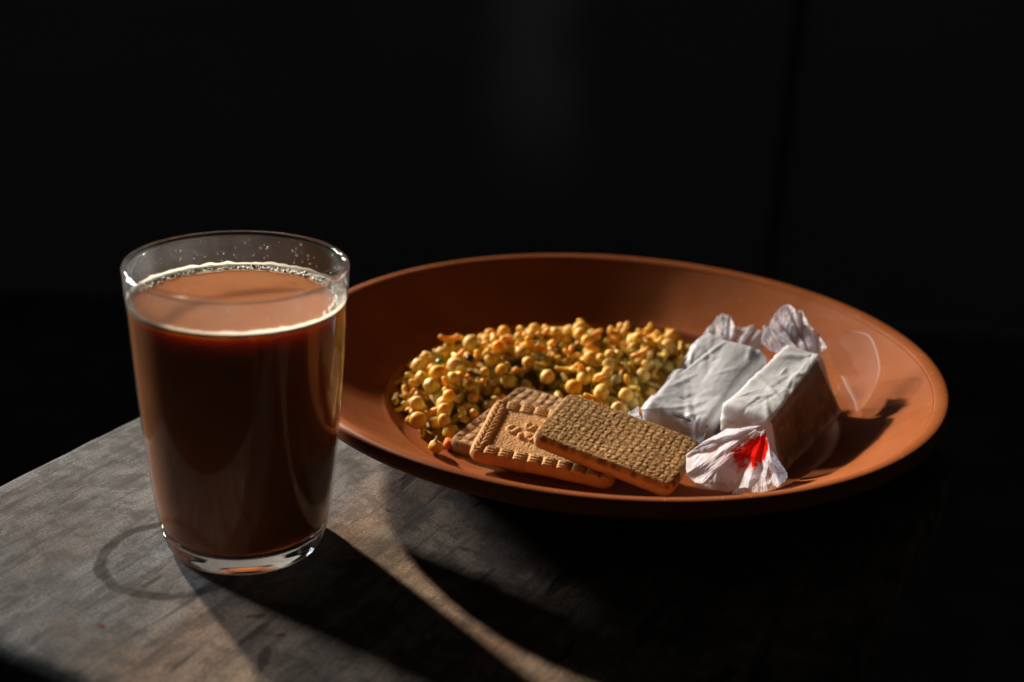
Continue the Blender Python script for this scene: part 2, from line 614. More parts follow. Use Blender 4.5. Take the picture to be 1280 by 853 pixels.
# ------------------------------------------------------------------ glass of tea
glass = setp(empty('drinking_glass', (0, 0, 0.3)), 'clear tapered drinking glass filled with milky tea', 'glass')
G = [(28.6, 0.8), (29.7, 2.6), (30.6, 5.0), (31.7, 9.5), (33.2, 20), (35.1, 38), (36.8, 58), (38.2, 80), (39.2, 98), (39.7, 109.6)]
Gs = spline(G, 8)


def rad(z):
    zs = [p[1] for p in Gs]
    return float(np.interp(z, zs, [p[0] for p in Gs]))


TEA_Z, BASE_Z = 98.6, 9.0
wall_glass, solid_glass = mat_glass_wall(), mat_glass_solid()
rk = NT('rim_glass')
rg = rk.pbr(Base_Color=(0.98, 0.98, 0.97), Roughness=0.03, IOR=1.5)
rg.inputs['Transmission Weight'].default_value = 1.0
rtr = rk.n('ShaderNodeBsdfTransparent')
rmx = rk.n('ShaderNodeMixShader')
rmx.inputs[0].default_value = 0.62
rk.link(rg.outputs[0], rmx.inputs[1])
rk.link(rtr.outputs[0], rmx.inputs[2])
rim_glass = rk.surf(rmx.outputs[0])
zs_out = [z for z in np.linspace(BASE_Z + 0.3, 110.2, 60)]
v, f = lathe([(rad(z), z) for z in zs_out], 160)
mesh_obj('outer_wall', v, f, wall_glass, glass, attrs={'steam': [0.010 + (0.02 + 0.16 * max(0, (-p[0] - 0.5 * p[1]) / 45) ** 1.5 + 0.05 * max(0, (p[0] - 0.5 * p[1]) / 45) ** 2) * max(0, min(1, (p[2] - 97) / 6)) for p in v]})
v, f = lathe([(rad(z) - 1.7, z) for z in np.linspace(TEA_Z + 0.2, 110.2, 10)][::-1], 160)
mesh_obj('inner_wall', v, f, wall_glass, glass, attrs={'steam': [0.022 + 0.05 * max(0, -p[0] / 40) for p in v]})
rt = rad(110.2)
rim = [(rt - 0.85 + 1.1 * math.cos(a), 110.7 + 1.35 * math.sin(a)) for a in np.linspace(0, 2 * math.pi, 20, endpoint=False)]
v, f = lathe(rim, 160, closed=True)
mesh_obj('rim', v, f, rim_glass, glass)
bp = [(0, 1.6), (18, 1.3), (24.5, 0.8), (26.3, 0.05), (27.6, 0.05), (28.6, 0.8)]
bp += [p for p in Gs if 0.8 < p[1] < BASE_Z]
rb = rad(BASE_Z)
bp += [(rb - 0.05, BASE_Z), (rb - 1.2, BASE_Z + 0.25), (rb - 3.0, BASE_Z - 0.5), (rb - 7, BASE_Z - 1.3), (14, BASE_Z - 1.8), (0, BASE_Z - 1.9)]
v, f = lathe(bp, 160)
mesh_obj('base', v, f, solid_glass, glass)

# droplets of condensation on the inside of the wall above the tea
dv, df = [], []
dr = random.Random(5)


def blob(V, F, c, r, nu=7, nv=5, sq=(1, 1, 1)):
    k = len(V)
    for j in range(nv + 1):
        th = math.pi * j / nv
        for i in range(nu):
            a = 2 * math.pi * i / nu
            V.append((c[0] + r * sq[0] * math.sin(th) * math.cos(a), c[1] + r * sq[1] * math.sin(th) * math.sin(a), c[2] + r * sq[2] * math.cos(th)))
    for j in range(nv):
        for i in range(nu):
            F.append((k + j * nu + i, k + j * nu + (i + 1) % nu, k + (j + 1) * nu + (i + 1) % nu, k + (j + 1) * nu + i))


for i in range(80):
    a = dr.uniform(0.15, math.pi - 0.15) if i < 66 else dr.uniform(math.pi, 2 * math.pi)
    z = dr.uniform(101, 109) if dr.random() < 0.7 else dr.uniform(100, 104)
    r = rad(z) - 1.9
    blob(dv, df, (r * math.cos(a), r * math.sin(a), z), dr.choice((0.22, 0.3, 0.3, 0.42, 0.55)) * dr.uniform(0.7, 1.1))
drop_m = NT('water_drop')
b = drop_m.pbr(Base_Color=(0.92, 0.92, 0.9), Roughness=0.08)
b.inputs['Specular IOR Level'].default_value = 0.8
drop_m.surf(b.outputs[0])
setp(mesh_obj('condensation', dv, df, drop_m.m, glass), kind='stuff')

tea = setp(empty('milk_tea', (0, 0, 0.3 + BASE_Z)), 'brown milky tea with a pale foam ring, inside the clear glass', 'tea')
tz = lambda z: z - BASE_Z
tp = [(0, tz(BASE_Z - 1.5)), (14, tz(BASE_Z - 1.4)), (rb - 7, tz(BASE_Z - 0.9)), (rb - 3.0, tz(BASE_Z - 0.1)), (rb - 1.3, tz(BASE_Z + 0.65)), (rb - 0.75, tz(BASE_Z + 1.5))]
tp += [(rad(z) - 0.7, tz(z)) for z in np.linspace(BASE_Z + 2.5, TEA_Z, 40)]
tp += [(rad(TEA_Z) - 1.2, tz(TEA_Z - 0.25)), (rad(TEA_Z) - 2.4, tz(TEA_Z - 0.6)), (33, tz(TEA_Z - 0.85)), (24, tz(TEA_Z - 0.9)), (12, tz(TEA_Z - 0.9)), (0, tz(TEA_Z - 0.9))]
v, f = lathe(tp, 160)
mesh_obj('liquid', v, f, mat_tea(), tea)

# foam ring: an uneven band clinging to the wall, wider at the back and to the right
foam_m = mat_foam('tea_foam', 0.12)
foam_line_m = mat_foam('tea_foam_line', 0.6)
FV, edge = [], []
NA, NR = 360, 9
for i in range(NA + 1):
    a = 2 * math.pi * i / NA
    ca, sa = math.cos(a), math.sin(a)
    w = 1.3 + 4.6 * max(0, sa) ** 0.7 + 1.6 * max(0, ca) + 1.2 * max(0, -ca) ** 3
    w *= 1 + 0.30 * nz(3 * ca, 3 * sa, 1.0) + 0.22 * nz(11 * ca, 11 * sa, 2.0)
    R0 = rad(TEA_Z) - 0.62
    for j in range(NR):
        t = j / (NR - 1)
        r = R0 - w * t
        hgt = 0.42 * (1 - t) ** 0.8 - 0.02 + (0.12 * nz(r * ca * 1.3, r * sa * 1.3, 5.0)) * (1 - t)
        base = -0.55 - 0.30 * min(1, t * w / 3)
        FV.append((r * ca, r * sa, tz(TEA_Z) + base + 0.10 + hgt * (1.1 if t < 0.5 else 1.0)))
        edge.append(t ** 2.2)
fm = mesh_obj('foam_ring', FV, grid_faces(NA + 1, NR, flip=True), foam_m, tea, attrs={'edge': edge})
# skirt of foam pressed against the glass: the bright line at tea level
v, f = lathe([(rad(z) - 0.58, tz(z)) for z in np.linspace(TEA_Z - 0.9, TEA_Z + 1.25, 8)], 160)
v = [(x, y, z + 0.75 * nz(x * 0.22, y * 0.22, 4) + 0.3 * nz(x * 1.1, y * 1.1, 6) - 0.5 * max(0, y / 40) * (z > tz(TEA_Z))) for x, y, z in v]
mesh_obj('foam_edge', v, f, foam_line_m, tea, attrs={'edge': [0.0] * len(v)})
bub_m = NT('foam_bubble')
b = bub_m.pbr(Base_Color=(0.96, 0.86, 0.70), Roughness=0.25)
b.inputs['Subsurface Weight'].default_value = 1.0
b.inputs['Subsurface Radius'].default_value = (1, 0.9, 0.75)
b.inputs['Subsurface Scale'].default_value = 0.006
bub_m.surf(b.outputs[0])
bv, bf = [], []
for i in range(420):
    a = dr.gauss(0.45, 0.4) if i < 150 else dr.uniform(0.05, math.pi - 0.05)
    r = rad(TEA_Z) - dr.uniform(1.3, 5.2 if i < 150 else 4.8)
    blob(bv, bf, (r * math.cos(a), r * math.sin(a), tz(TEA_Z) - 0.42), dr.choice((0.25, 0.3, 0.4, 0.55)) * dr.uniform(0.8, 1.2), 8, 5)
setp(mesh_obj('bubbles', bv, bf, bub_m.m, tea), kind='stuff')
dark_m = mat_plain('dark_bubble', (0.03, 0.022, 0.018), 0.1, 0.2, 100)
for a, rr, s in ((1.62, 3.0, 0.85), (1.50, 2.7, 0.62), (2.55, 4.2, 0.55)):
    V, F = [], []
    r = rad(TEA_Z) - rr
    blob(V, F, (0, 0, 0), s, 12, 8, (1, 1, 0.5))
    o = mesh_obj('open_bubble', V, F, dark_m, tea)
    o.location = Vector((r * math.cos(a), r * math.sin(a), tz(TEA_Z) - 0.05)) * S

# ------------------------------------------------------------------ biscuits
BL, BW, BT = 61.0, 38.6, 6.6


def smooth(a, b, x):
    t = min(1, max(0, (x - a) / (b - a)))
    return t * t * (3 - 2 * t)


def biscuit(name, relief, mat, ctr, ex, ey, seed, nx=150, ny=96):
    """rounded-corner biscuit: relief(x, y) -> (height mm, shade 0..1, toast 0..1) for the face that shows"""
    hx, hy, rc = BL / 2, BW / 2, 4.6
    V, H, T = [], [], []
    for side in (1, 0):
        for i in range(nx):
            for j in range(ny):
                u, w = -1 + 2 * i / (nx - 1), -1 + 2 * j / (ny - 1)
                x, y = u * hx, w * hy
                # squeeze the grid into a rounded rectangle
                qx, qy = max(0, abs(x) - (hx - rc)), max(0, abs(y) - (hy - rc))
                d = math.hypot(qx, qy)
                mx_ = max(qx, qy)
                if d > 1e-6:
                    s = mx_ / d
                    x = math.copysign(abs(x) - qx + qx * s, x) if qx else x
                    y = math.copysign(abs(y) - qy + qy * s, y) if qy else y
                din = min(hx - abs(u * hx), hy - abs(w * hy))          # distance in from the border
                wob = 0.45 * nz(u * 4 + seed, w * 3, 1 if abs(u) > abs(w) else 2)
                x += wob * (abs(u) ** 6) * math.copysign(1, u)
                y += wob * (abs(w) ** 6) * math.copysign(1, w)
                round_ = 1.5 * (1 - math.sqrt(max(0, 1 - (1 - min(1, din / 1.6)) ** 2)))
                bend = 0.5 * nz(x * 0.04 + seed, y * 0.05, 0.3)
                if side:
                    h, sh, to = relief(x, y, din)
                    z = h - round_ + bend
                else:
                    z = -BT + round_ * 0.8 + bend + 0.12 * nz(x * 0.3, y * 0.3, seed)
                    sh, to = 0.5, 0.3
                V.append((x, y, z))
                H.append(sh)
                T.append(to)
    F = grid_faces(nx, ny) + grid_faces(nx, ny, nx * ny, True)
    per = [(i, 0) for i in range(nx)] + [(nx - 1, j) for j in range(1, ny)] + [(i, ny - 1) for i in range(nx - 2, -1, -1)] + [(0, j) for j in range(ny - 2, 0, -1)]
    # a mid ring so that the sides bulge a little
    A = [i * ny + j for i, j in per]
    B = [nx * ny + q for q in A]
    mids = []
    for a_, b_ in zip(A, B):
        va, vb = V[a_], V[b_]
        row = []
        for t in (0.33, 0.67):
            g = 1 + 0.012 + 0.006 * nz(va[0] * 0.5, va[1] * 0.5, seed + t * 3)
            V.append((va[0] * (1 + 0.009), va[1] * (1 + 0.012) + 0, va[2] + (vb[2] - va[2]) * t))
            V[-1] = (V[-1][0] + 0.2 * nz(va[0], va[1], t), V[-1][1] + 0.2 * nz(va[1], va[0], t), V[-1][2])
            H.append(0.75)
            T.append(0.12)
            row.append(len(V) - 1)
        mids.append(row)
    n = len(per)
    for i in range(n):
        j = (i + 1) % n
        F += [(A[i], mids[i][0], mids[j][0], A[j]), (mids[i][0], mids[i][1], mids[j][1], mids[j][0]), (mids[i][1], B[i], B[j], mids[j][1])]
    o = mesh_obj(name, V, F, mat, None, attrs={'relief': H, 'toast': T})
    ex = Vector(ex).normalized()
    ey = Vector(ey)
    ey = (ey - ex * ey.dot(ex)).normalized()
    ez = ex.cross(ey)
    m = Matrix.Identity(4)
    for i in range(3):
        m[i][0], m[i][1], m[i][2] = ex[i], ey[i], ez[i]
    m.translation = Vector(ctr) * S
    o.matrix_world = m
    return o


def weave(nxc, nyc, seed, depth=0.75, dk=0.6):
    def rel(x, y, din):
        wx = x + 1.1 * nz(x * 0.12, y * 0.12, seed)
        wy = y + 1.1 * nz(x * 0.12, y * 0.12, seed + 9)
        gx, gy = (wx / BL + 0.5) * nxc, (wy / BW + 0.5) * nyc
        row = math.floor(gy)
        gx2 = gx + 0.12 * (row % 2)
        a, b = abs(gx2 - math.floor(gx2) - 0.5) * 2, abs(gy - row - 0.5) * 2
        cell = (1 - a ** 2.2) * (1 - b ** 2.2) * (0.75 + 0.6 * nz(math.floor(gx2) * 1.7, row * 2.3, seed))                       # pillow
        g = 0.25 * nz(x * 1.1, y * 1.1, seed) + 0.15 * nz(x * 2.7, y * 2.7, seed)
        rimf = 1 - smooth(1.2, 3.0, din)
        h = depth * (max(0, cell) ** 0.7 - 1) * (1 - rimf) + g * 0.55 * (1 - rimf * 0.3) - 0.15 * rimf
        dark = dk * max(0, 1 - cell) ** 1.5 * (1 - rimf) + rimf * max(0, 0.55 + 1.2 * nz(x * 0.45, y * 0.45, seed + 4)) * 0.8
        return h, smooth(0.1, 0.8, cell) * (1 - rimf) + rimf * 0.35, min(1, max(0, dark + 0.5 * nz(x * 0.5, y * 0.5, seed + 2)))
    return rel


def seg(px, py, ax, ay, bx, by):
    dx, dy = bx - ax, by - ay
    t = max(0, min(1, ((px - ax) * dx + (py - ay) * dy) / (dx * dx + dy * dy)))
    return math.hypot(px - ax - t * dx, py - ay - t * dy)


def ornate(seed):
    # raised scrolls in the sunk field
    curls = []
    for cx, cyy, r0, s in ((-17.0, 0.6, 2.7, 1), (-11.6, -2.2, 2.5, -1), (-8.2, -2.8, 2.2, 1), (-3.0, -4.0, 2.2, -1), (-10.5, 4.5, 2.3, 1), (3, 1.5, 3.0, 1), (9, -1.5, 2.8, -1), (16, 1.5, 2.8, 1)):
        curls.append((cx, cyy, r0, s))

    def rel(x, y, din):
        ax, ay = BL / 2 - abs(x), BW / 2 - abs(y)
        h, to = -1.0, 0.0
        g = 0.13 * nz(x * 1.3, y * 1.3, seed) + 0.08 * nz(x * 3.1, y * 3.1, seed)
        if din < 7.4:
            if ay <= ax or ay < 6.8 and ax > 6.8:                   # long sides: grooved pillows
                t = x / 6.2
                k = t - math.floor(t) - 0.5
                across = ay
                pil = max(0, 1 - (abs(k) * 2.25) ** 4) * smooth(0.2, 1.0, across) * (1 - smooth(5.4, 6.4, across))
                groove = 0.5 + 0.5 * math.cos((across - 0.7) * 2 * math.pi / 1.75)
                h = -1.0 + pil * (1.0 - 0.5 * (1 - groove) * smooth(0.8, 1.4, across))
                to = 0.5 * pil * groove
            else:                                                   # short sides: two plaited rows
                across = ax
                lane = 0 if across < 3.5 else 1
                c = across - (2.0 if lane == 0 else 5.0)
                ph = y / 3.0 + (0.32 * c if lane == 0 else -0.32 * c) + 0.5 * lane
                k = ph - math.floor(ph) - 0.5
                pil = max(0, 1 - (abs(k) * 2.15) ** 2.4) * max(0, 1 - (abs(c) / 1.55) ** 3)
                h = -1.0 + 1.05 * pil
                to = 0.45 * pil
        else:
            inside = smooth(7.4, 8.2, din)
            h = -1.0 + 0 * inside
            for cx, cyy, r0, s in curls:
                d = math.hypot(x - cx, (y - cyy))
                if d < r0 + 1.5:
                    ringd = abs(d - r0 * 0.62)
                    hh = 1.25 * max(0, 1 - (ringd / (r0 * 0.56)) ** 3)
                    ang = math.atan2(y - cyy, x - cx)
                    hh *= 0.75 + 0.25 * math.cos(ang * 2 + s)
                    h = max(h, -1.0 + hh)
            to = 0.4 * max(0, h + 0.8)
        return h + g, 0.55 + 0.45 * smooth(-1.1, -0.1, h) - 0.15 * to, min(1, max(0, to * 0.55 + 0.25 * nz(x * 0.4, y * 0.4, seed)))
    return rel


waffle_m = mat_biscuit('waffle_biscuit', (0.44, 0.215, 0.080), (0.76, 0.475, 0.205), (0.12, 0.045, 0.014))
waffle2_m = mat_biscuit('dull_biscuit', (0.36, 0.19, 0.085), (0.62, 0.385, 0.195), (0.16, 0.065, 0.024))
ornate_m = mat_biscuit('golden_biscuit', (0.60, 0.31, 0.125), (0.76, 0.415, 0.18), (0.30, 0.115, 0.034))

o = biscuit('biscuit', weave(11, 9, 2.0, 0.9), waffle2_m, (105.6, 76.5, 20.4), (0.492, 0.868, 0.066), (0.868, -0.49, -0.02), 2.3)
o.name = 'biscuit'
# its frame was given left-handed towards the eye: rotate so that the face looks up
if o.matrix_world.col[2].z < 0:
    o.matrix_world = o.matrix_world @ Matrix.Rotation(math.pi, 4, 'X')
setp(o, 'dull brown biscuit at the back, leaning under the ornate biscuit beside the peas', 'biscuit', 'biscuits in the bowl')
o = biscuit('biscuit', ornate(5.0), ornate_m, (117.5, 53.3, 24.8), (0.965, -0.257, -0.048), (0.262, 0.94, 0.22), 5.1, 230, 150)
setp(o, 'golden biscuit with braided raised border and scrolls facing up, lower middle of three', 'biscuit', 'biscuits in the bowl')
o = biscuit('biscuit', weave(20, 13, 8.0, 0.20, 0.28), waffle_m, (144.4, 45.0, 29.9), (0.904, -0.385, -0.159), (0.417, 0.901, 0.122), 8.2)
setp(o, 'tan biscuit with waffle grid face up, topmost and nearest the white wrapped sweets', 'biscuit', 'biscuits in the bowl')

# ------------------------------------------------------------------ wrapped sweets
def frame(N, a, w):
    a = Vector(a).normalized()
    w = Vector(w)
    w = (w - a * w.dot(a)).normalized()
    n = w.cross(a)
    m = Matrix.Identity(4)
    for i in range(3):
        m[i][0], m[i][1], m[i][2] = w[i], a[i], n[i]
    return m


FOLDS = {}


def crease(x, y, z, seed):
    """sharp straight paper folds: tents along short random lines, plus a faint crumple"""
    if seed not in FOLDS:
        r = random.Random(int(seed * 100))
        FOLDS[seed] = []
        for i in range(80):
            c = Vector((r.uniform(-18, 18), r.uniform(-34, 34), r.uniform(-14, 14)))
            d = Vector((r.gauss(0, 1), r.gauss(0, 1), r.gauss(0, 0.6))).normalized()
            q = Vector((r.gauss(0, 1), r.gauss(0, 1), r.gauss(0, 1)))
            q = (q - d * q.dot(d)).normalized()
            FOLDS[seed].append((c, d, q, r.uniform(5, 16), r.uniform(0.6, 2.6), r.choice((-0.45, -0.3, 0.4, 0.6, 0.8))))
    p = Vector((x, y, z))
    h = 0.0
    for c, d, q, L, w, a in FOLDS[seed]:
        e = p - c
        t = abs(e.dot(d)) / L
        if t < 1:
            k = abs(e.dot(q)) / (w * (1.2 - t))
            if k < 1:
                h += a * (1 - k) * (1 - t) * 0.8
    return max(-0.6, min(1.1, h)) + 0.10 * noise.noise(p * 0.5)


def wrapped_block(name, L, W, Hh, mat, parent, seed, amp=1.0, rc=4.0, pinch=0.0, flare=0.0, oil=False, n=64):
    """rounded wrapped bar; local x across, y along, z up, top-left-near corner at the origin"""
    V, F = [], []
    idx, SIDE_SHADE = {}, []

    def add(u, v, w_):
        k = (round(u, 5), round(v, 5), round(w_, 5))
        if k in idx:
            return idx[k]
        hx, hy, hz_ = W / 2, L / 2, Hh / 2
        x, y, z = u * hx, v * hy, w_ * hz_
        cx = max(-hx + rc, min(hx - rc, x))
        cyy = max(-hy + rc, min(hy - rc, y))
        cz = max(-hz_ + rc, min(hz_ - rc, z))
        d = Vector((x - cx, y - cyy, z - cz))
        if d.length > 1e-6:
            nn = d.normalized()
            p = Vector((cx, cyy, cz)) + nn * min(d.length, rc)
        else:
            nn = Vector((0, 0, 0))
            p = Vector((x, y, z))
        if nn.length < 0.5:
            nn = Vector((u if abs(u) > 0.999 else 0, v if abs(v) > 0.999 else 0, w_ if abs(w_) > 0.999 else 0))
        bow = 2.0 * nz(p.x * 0.05 + seed, p.y * 0.05, p.z * 0.05)
        p += nn * (crease(p.x, p.y * 1.0, p.z, seed) * amp - 0.3 + bow)
        side = smooth(-0.2, 1.0, u)
        p.x += side * (flare * (1 - w_) / 2 - pinch * (v + 1) / 2 * (1 + w_) / 2)
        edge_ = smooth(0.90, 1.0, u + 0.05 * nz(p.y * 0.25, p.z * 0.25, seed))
        SIDE_SHADE.append(edge_ * (1 - 0.8 * smooth(-0.55, -0.95, w_ + 0.2 * nz(p.y * 0.2, 1, seed))) if oil else 0.0)  # shade of the right side put into the wrapper, baring the brown filling
        V.append((p.x + hx, p.y + hy, p.z - hz_))
        idx[k] = len(V) - 1
        return idx[k]
    rng = [-1 + 2 * i / n for i in range(n + 1)]
    for ax in range(3):
        for s in (-1, 1):
            for i in range(n):
                for j in range(n):
                    q = []
                    for (a_, b_) in ((i, j), (i + 1, j), (i + 1, j + 1), (i, j + 1)):
                        c = [0, 0, 0]
                        c[ax] = s
                        c[(ax + 1) % 3] = rng[a_]
                        c[(ax + 2) % 3] = rng[b_]
                        q.append(add(*c))
                    F.append(tuple(q) if s > 0 else tuple(q[::-1]))
    return mesh_obj(name, V, F, mat, parent, attrs={'oil': SIDE_SHADE})


def frill(name, neck, tips, mat, parent, seed, folds=6, amp=2.0, nu=58, nv=15, neckw=0.08, sag=0.0, red=None):  # tip points passed in were unprojected offline from image pixels
    """twisted paper end: gathered at the neck, fanning out to a ragged edge of tip points (stool-space mm)"""
    neck = Vector(neck)
    tips = [Vector(t) for t in tips]
    V, R = [], []
    nrm = Vector((0, 0, 0))
    for a_, b_ in zip(tips, tips[1:]):
        nrm += (a_ - neck).cross(b_ - neck)
    nrm.normalize()
    mid = sum(tips, Vector()) / len(tips)
    for i in range(nu):
        u = i / (nu - 1)
        k = u * (len(tips) - 1)
        a_ = min(int(k), len(tips) - 2)
        tp_ = tips[a_].lerp(tips[a_ + 1], k - a_)
        tp_ = tp_ + (tp_ - neck).normalized() * (1.2 * nz(u * 9, seed, 0.5) + 0.6 * nz(u * 31, seed, 1.5))
        s = neck + (tp_ - mid) * neckw
        tri = 2 * abs((u * folds + 0.9 * nz(u * 4, seed, 3)) % 1 - 0.5) * 2 - 1
        for j in range(nv):
            v = j / (nv - 1)
            p = s.lerp(tp_, v)
            f_ = tri * amp * (0.25 + 0.75 * v) * (1 - 0.45 * v) * min(1, 0.35 + v * 2)
            f_ += 1.3 * amp * 0.9 * nz(p.x * 0.13 + seed, p.y * 0.13, p.z * 0.13) * min(1, v * 3)
            f_ += amp * 0.35 * (crease(p.x * 1.6, p.y * 1.6, p.z * 1.6, seed) - 0.3)
            f_ += sag * math.sin(math.pi * v)
            f_ += 0.5 * nz(i * 1.7, j * 1.3, seed)
            p = p + nrm * f_ + Vector((nz(i, j, seed), nz(j, i, seed + 3), 0)) * 0.4
            V.append(p)
            R.append(red(u, v) if red else 0.0)
    inv = parent.matrix_world.inverted()
    V = [tuple((inv @ (p * S)) / S) for p in V]
    o = mesh_obj(name, V, grid_faces(nu, nv), mat, parent, smooth=False, attrs={'red': R})
    sol = o.modifiers.new('paper', 'SOLIDIFY')
    sol.thickness = 0.00012
    return o


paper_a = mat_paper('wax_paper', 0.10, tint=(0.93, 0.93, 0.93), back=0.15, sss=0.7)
paper_b = mat_paper('thin_wax_paper', 0.16, tint=(0.78, 0.78, 0.80), back=0.15, sss=0.5)
paper_f = mat_paper('wax_paper_frill', 0.06, tint=(0.96, 0.96, 1.0), back=0.75)
paper_r = mat_paper('printed_wax_paper', 0.06, red=True, tint=(0.95, 0.94, 0.98), back=0.66)
fill_m = mat_plain('brown_sweet', (0.085, 0.032, 0.011), 0.6, 0.35, 200, 0.4)


def sweet(label, N, a, w, L, W, Hh, seed, amp, paper, **kw):
    m = frame(N, a, w)
    m.translation = Vector(N) * S
    root = empty('wrapped_sweet')
    root.matrix_world = m
    bpy.context.view_layer.update()
    setp(root, label, 'sweet', 'paper wrapped sweets in the bowl')
    wrapped_block('wrapper', L, W, Hh, paper, root, seed, amp, **kw)
    V, F = box(2.2, W - 2.2, 2.6, L - 2.6, -Hh + 2.2, -2.2)
    fl, pi_ = kw.get('flare', 0), kw.get('pinch', 0)
    V = [(x + (x > W / 2) * ((z < -Hh / 2) * fl - (z > -Hh / 2) * (y > L / 2) * pi_), y, z) for x, y, z in V]
    mesh_obj('filling', V, F, fill_m, root, smooth=False)
    return root


s1 = sweet('white paper wrapped sweet lying left, between the peas and the red printed one', (155, 82, 29), (0.52, 0.74, 0.33), (0.86, -0.5, 0), 58, 35, 19, 1.7, 1.1, paper_b, rc=5.5)
frill('paper_end', (168, 76, 22), [(150, 78, 26), (155, 72, 16), (163, 67, 14), (172, 66, 13), (180, 66, 17), (184, 66, 25)], paper_f, s1, 3.3, 5, 1.6, neckw=0.75)
frill('paper_end', (200, 125, 40), [(189, 138, 43), (196, 146, 48.0), (201, 146, 49), (205, 146, 43.5), (213, 142, 46), (218, 136, 42), (216, 128, 40)], paper_f, s1, 8.3, 4, 1.8, neckw=0.55)
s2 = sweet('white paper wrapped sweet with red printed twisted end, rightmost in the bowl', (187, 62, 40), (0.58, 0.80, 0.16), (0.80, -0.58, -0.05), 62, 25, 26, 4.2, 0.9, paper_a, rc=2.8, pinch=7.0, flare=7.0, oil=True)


def redmask(u, v):
    return max(0, 1.2 - 2.6 * abs(u - 0.74)) * (1 - smooth(0.35, 0.85, v)) * smooth(0.02, 0.15, v) * 1.05


frill('twisted_end', (201.5, 44.0, 36.5), [(187, 40, 38), (178, 35, 34.5), (169.5, 29, 30), (172.5, 22, 23.5), (175.5, 22, 19.5), (187, 21, 19), (198, 27, 19.5), (204, 32, 22), (207, 38, 27)],
      paper_r, s2, 6.1, 3.4, 2.4, neckw=0.10, red=redmask)
frill('twisted_end', (202, 47, 27), [(190, 28, 14.5), (200, 30, 14.5), (210, 36, 15), (216, 46, 16)], paper_f, s2, 2.2, 3, 1.2, neckw=0.3)
frill('crumpled_end', (229, 112, 44), [(214, 124, 44), (214.5, 126, 51), (217, 126, 52), (219.1, 127, 59.5), (225.5, 128, 62), (231.3, 127, 59.2), (237.3, 124, 52), (243, 118, 46)],
      paper_f, s2, 5.5, 5, 2.6, neckw=0.35)
frill('crumpled_end', (232, 106, 46), [(219, 118, 50), (226, 122, 55), (233, 119, 54), (239, 113, 50)], paper_f, s2, 9.5, 4, 2.2, neckw=0.5)


def film(name, P, Q, mat, parent, fold_at=(0.0, 1.0), bulge=3.0, nu=40, nv=20):
    """clear sheet between two polylines"""
    V, A = [], []
    for i in range(nu):
        u = i / (nu - 1)

        def pick(pl):
            sp = spline(pl, 12)
            k = u * (len(sp) - 1)
            a_ = min(int(k), len(sp) - 2)
            return Vector(sp[a_]).lerp(Vector(sp[a_ + 1]), k - a_)
        p, q = pick(P), pick(Q)
        for j in range(nv):
            v = j / (nv - 1)
            w = p.lerp(q, v) + Vector((0.4, 0.5, 0.7)) * (bulge * math.sin(math.pi * v) + 0.6 * nz(u * 5, v * 4, 2))
            V.append(w)
            A.append(max(max(0, 1 - abs(v - f_) / 0.07) for f_ in fold_at))
    inv = parent.matrix_world.inverted()
    V = [tuple((inv @ (x * S)) / S) for x in V]
    o = mesh_obj(name, V, grid_faces(nu, nv), mat, parent, attrs={'fold': A})
    return o


film_m = mat_film()
film('clear_flap', [(241, 106, 47), (247, 103, 38), (253, 98, 28), (255, 92, 21)], [(250, 116, 55), (261, 116, 53), (267, 114, 40), (266, 112, 31)], film_m, s2)
film('clear_flap', [(246, 100, 37), (240, 86, 26), (228, 70, 20)], [(257, 96, 25), (257, 84, 22), (247, 66, 19)], film_m, s2, bulge=1.5)

# ------------------------------------------------------------------ snack mix: peas, puffs, noodles
HEAP = [(45, 100), (58, 74), (74, 64), (84, 82), (98, 106), (112, 104), (126, 92), (150, 86), (162, 104), (182, 134), (197, 160), (180, 180), (140, 192), (95, 184), (62, 160), (46, 128)]


def inside(x, y):
    c = False
    n = len(HEAP)
    for i in range(n):
        (x1, y1), (x2, y2) = HEAP[i], HEAP[(i + 1) % n]
        if (y1 > y) != (y2 > y) and x < (x2 - x1) * (y - y1) / (y2 - y1) + x1:
            c = not c
    return c


def bdist(x, y):
    n = len(HEAP)
    return min(seg(x, y, *HEAP[i], *HEAP[(i + 1) % n]) for i in range(n))


def bowl_z(x, y):
    r = math.hypot(x - BX, y - BY)
    return float(np.interp(r, [p[0] for p in prof_in], [p[1] for p in prof_in])) + 0.3


def heap_top(x, y):
    d = bdist(x, y)
    h = 14.5 + 16 * (1 - math.exp(-d / 12)) + 3.0 * nz(x * 0.035, y * 0.035, 4)
    h += 5 * math.exp(-((x - 165) ** 2 + (y - 158) ** 2) / 500) + 0.05 * (y - 110)
    h -= 6 * math.exp(-((x - 118) ** 2 + (y - 112) ** 2) / 300)
    return max(h, bowl_z(x, y) + 3)


# crumbs that fill the heap below the pieces one can see
NX, NY = 56, 50
V, F, idx = [], [], {}
for i in range(NX):
    for j in range(NY):
        x, y = 44 + 154 * i / (NX - 1), 62 + 132 * j / (NY - 1)
        if inside(x, y) and bdist(x, y) > 2.5:
            z = max(bowl_z(x, y) + 0.2, heap_top(x, y) - 9.5 + 1.2 * nz(x * 0.3, y * 0.3, 2))
            idx[i, j] = len(V)
            V.append((x - 120, y - 130, z))
for i in range(NX - 1):
    for j in range(NY - 1):
        q = [(i, j), (i + 1, j), (i + 1, j + 1), (i, j + 1)]
        if all(k in idx for k in q):
            F.append(tuple(idx[k] for k in q))
crumb_m = mat_snack('snack_crumbs', [(0.40, 0.20, 0.03), (0.30, 0.13, 0.02)], 0.6, 0.0)
o = setp(mesh_obj('snack_crumbs', V, F, crumb_m), 'yellow crumbs and fragments deep in the fried snack mix', 'crumbs', kind='stuff')
o.location = Vector((120, 130, 0)) * S


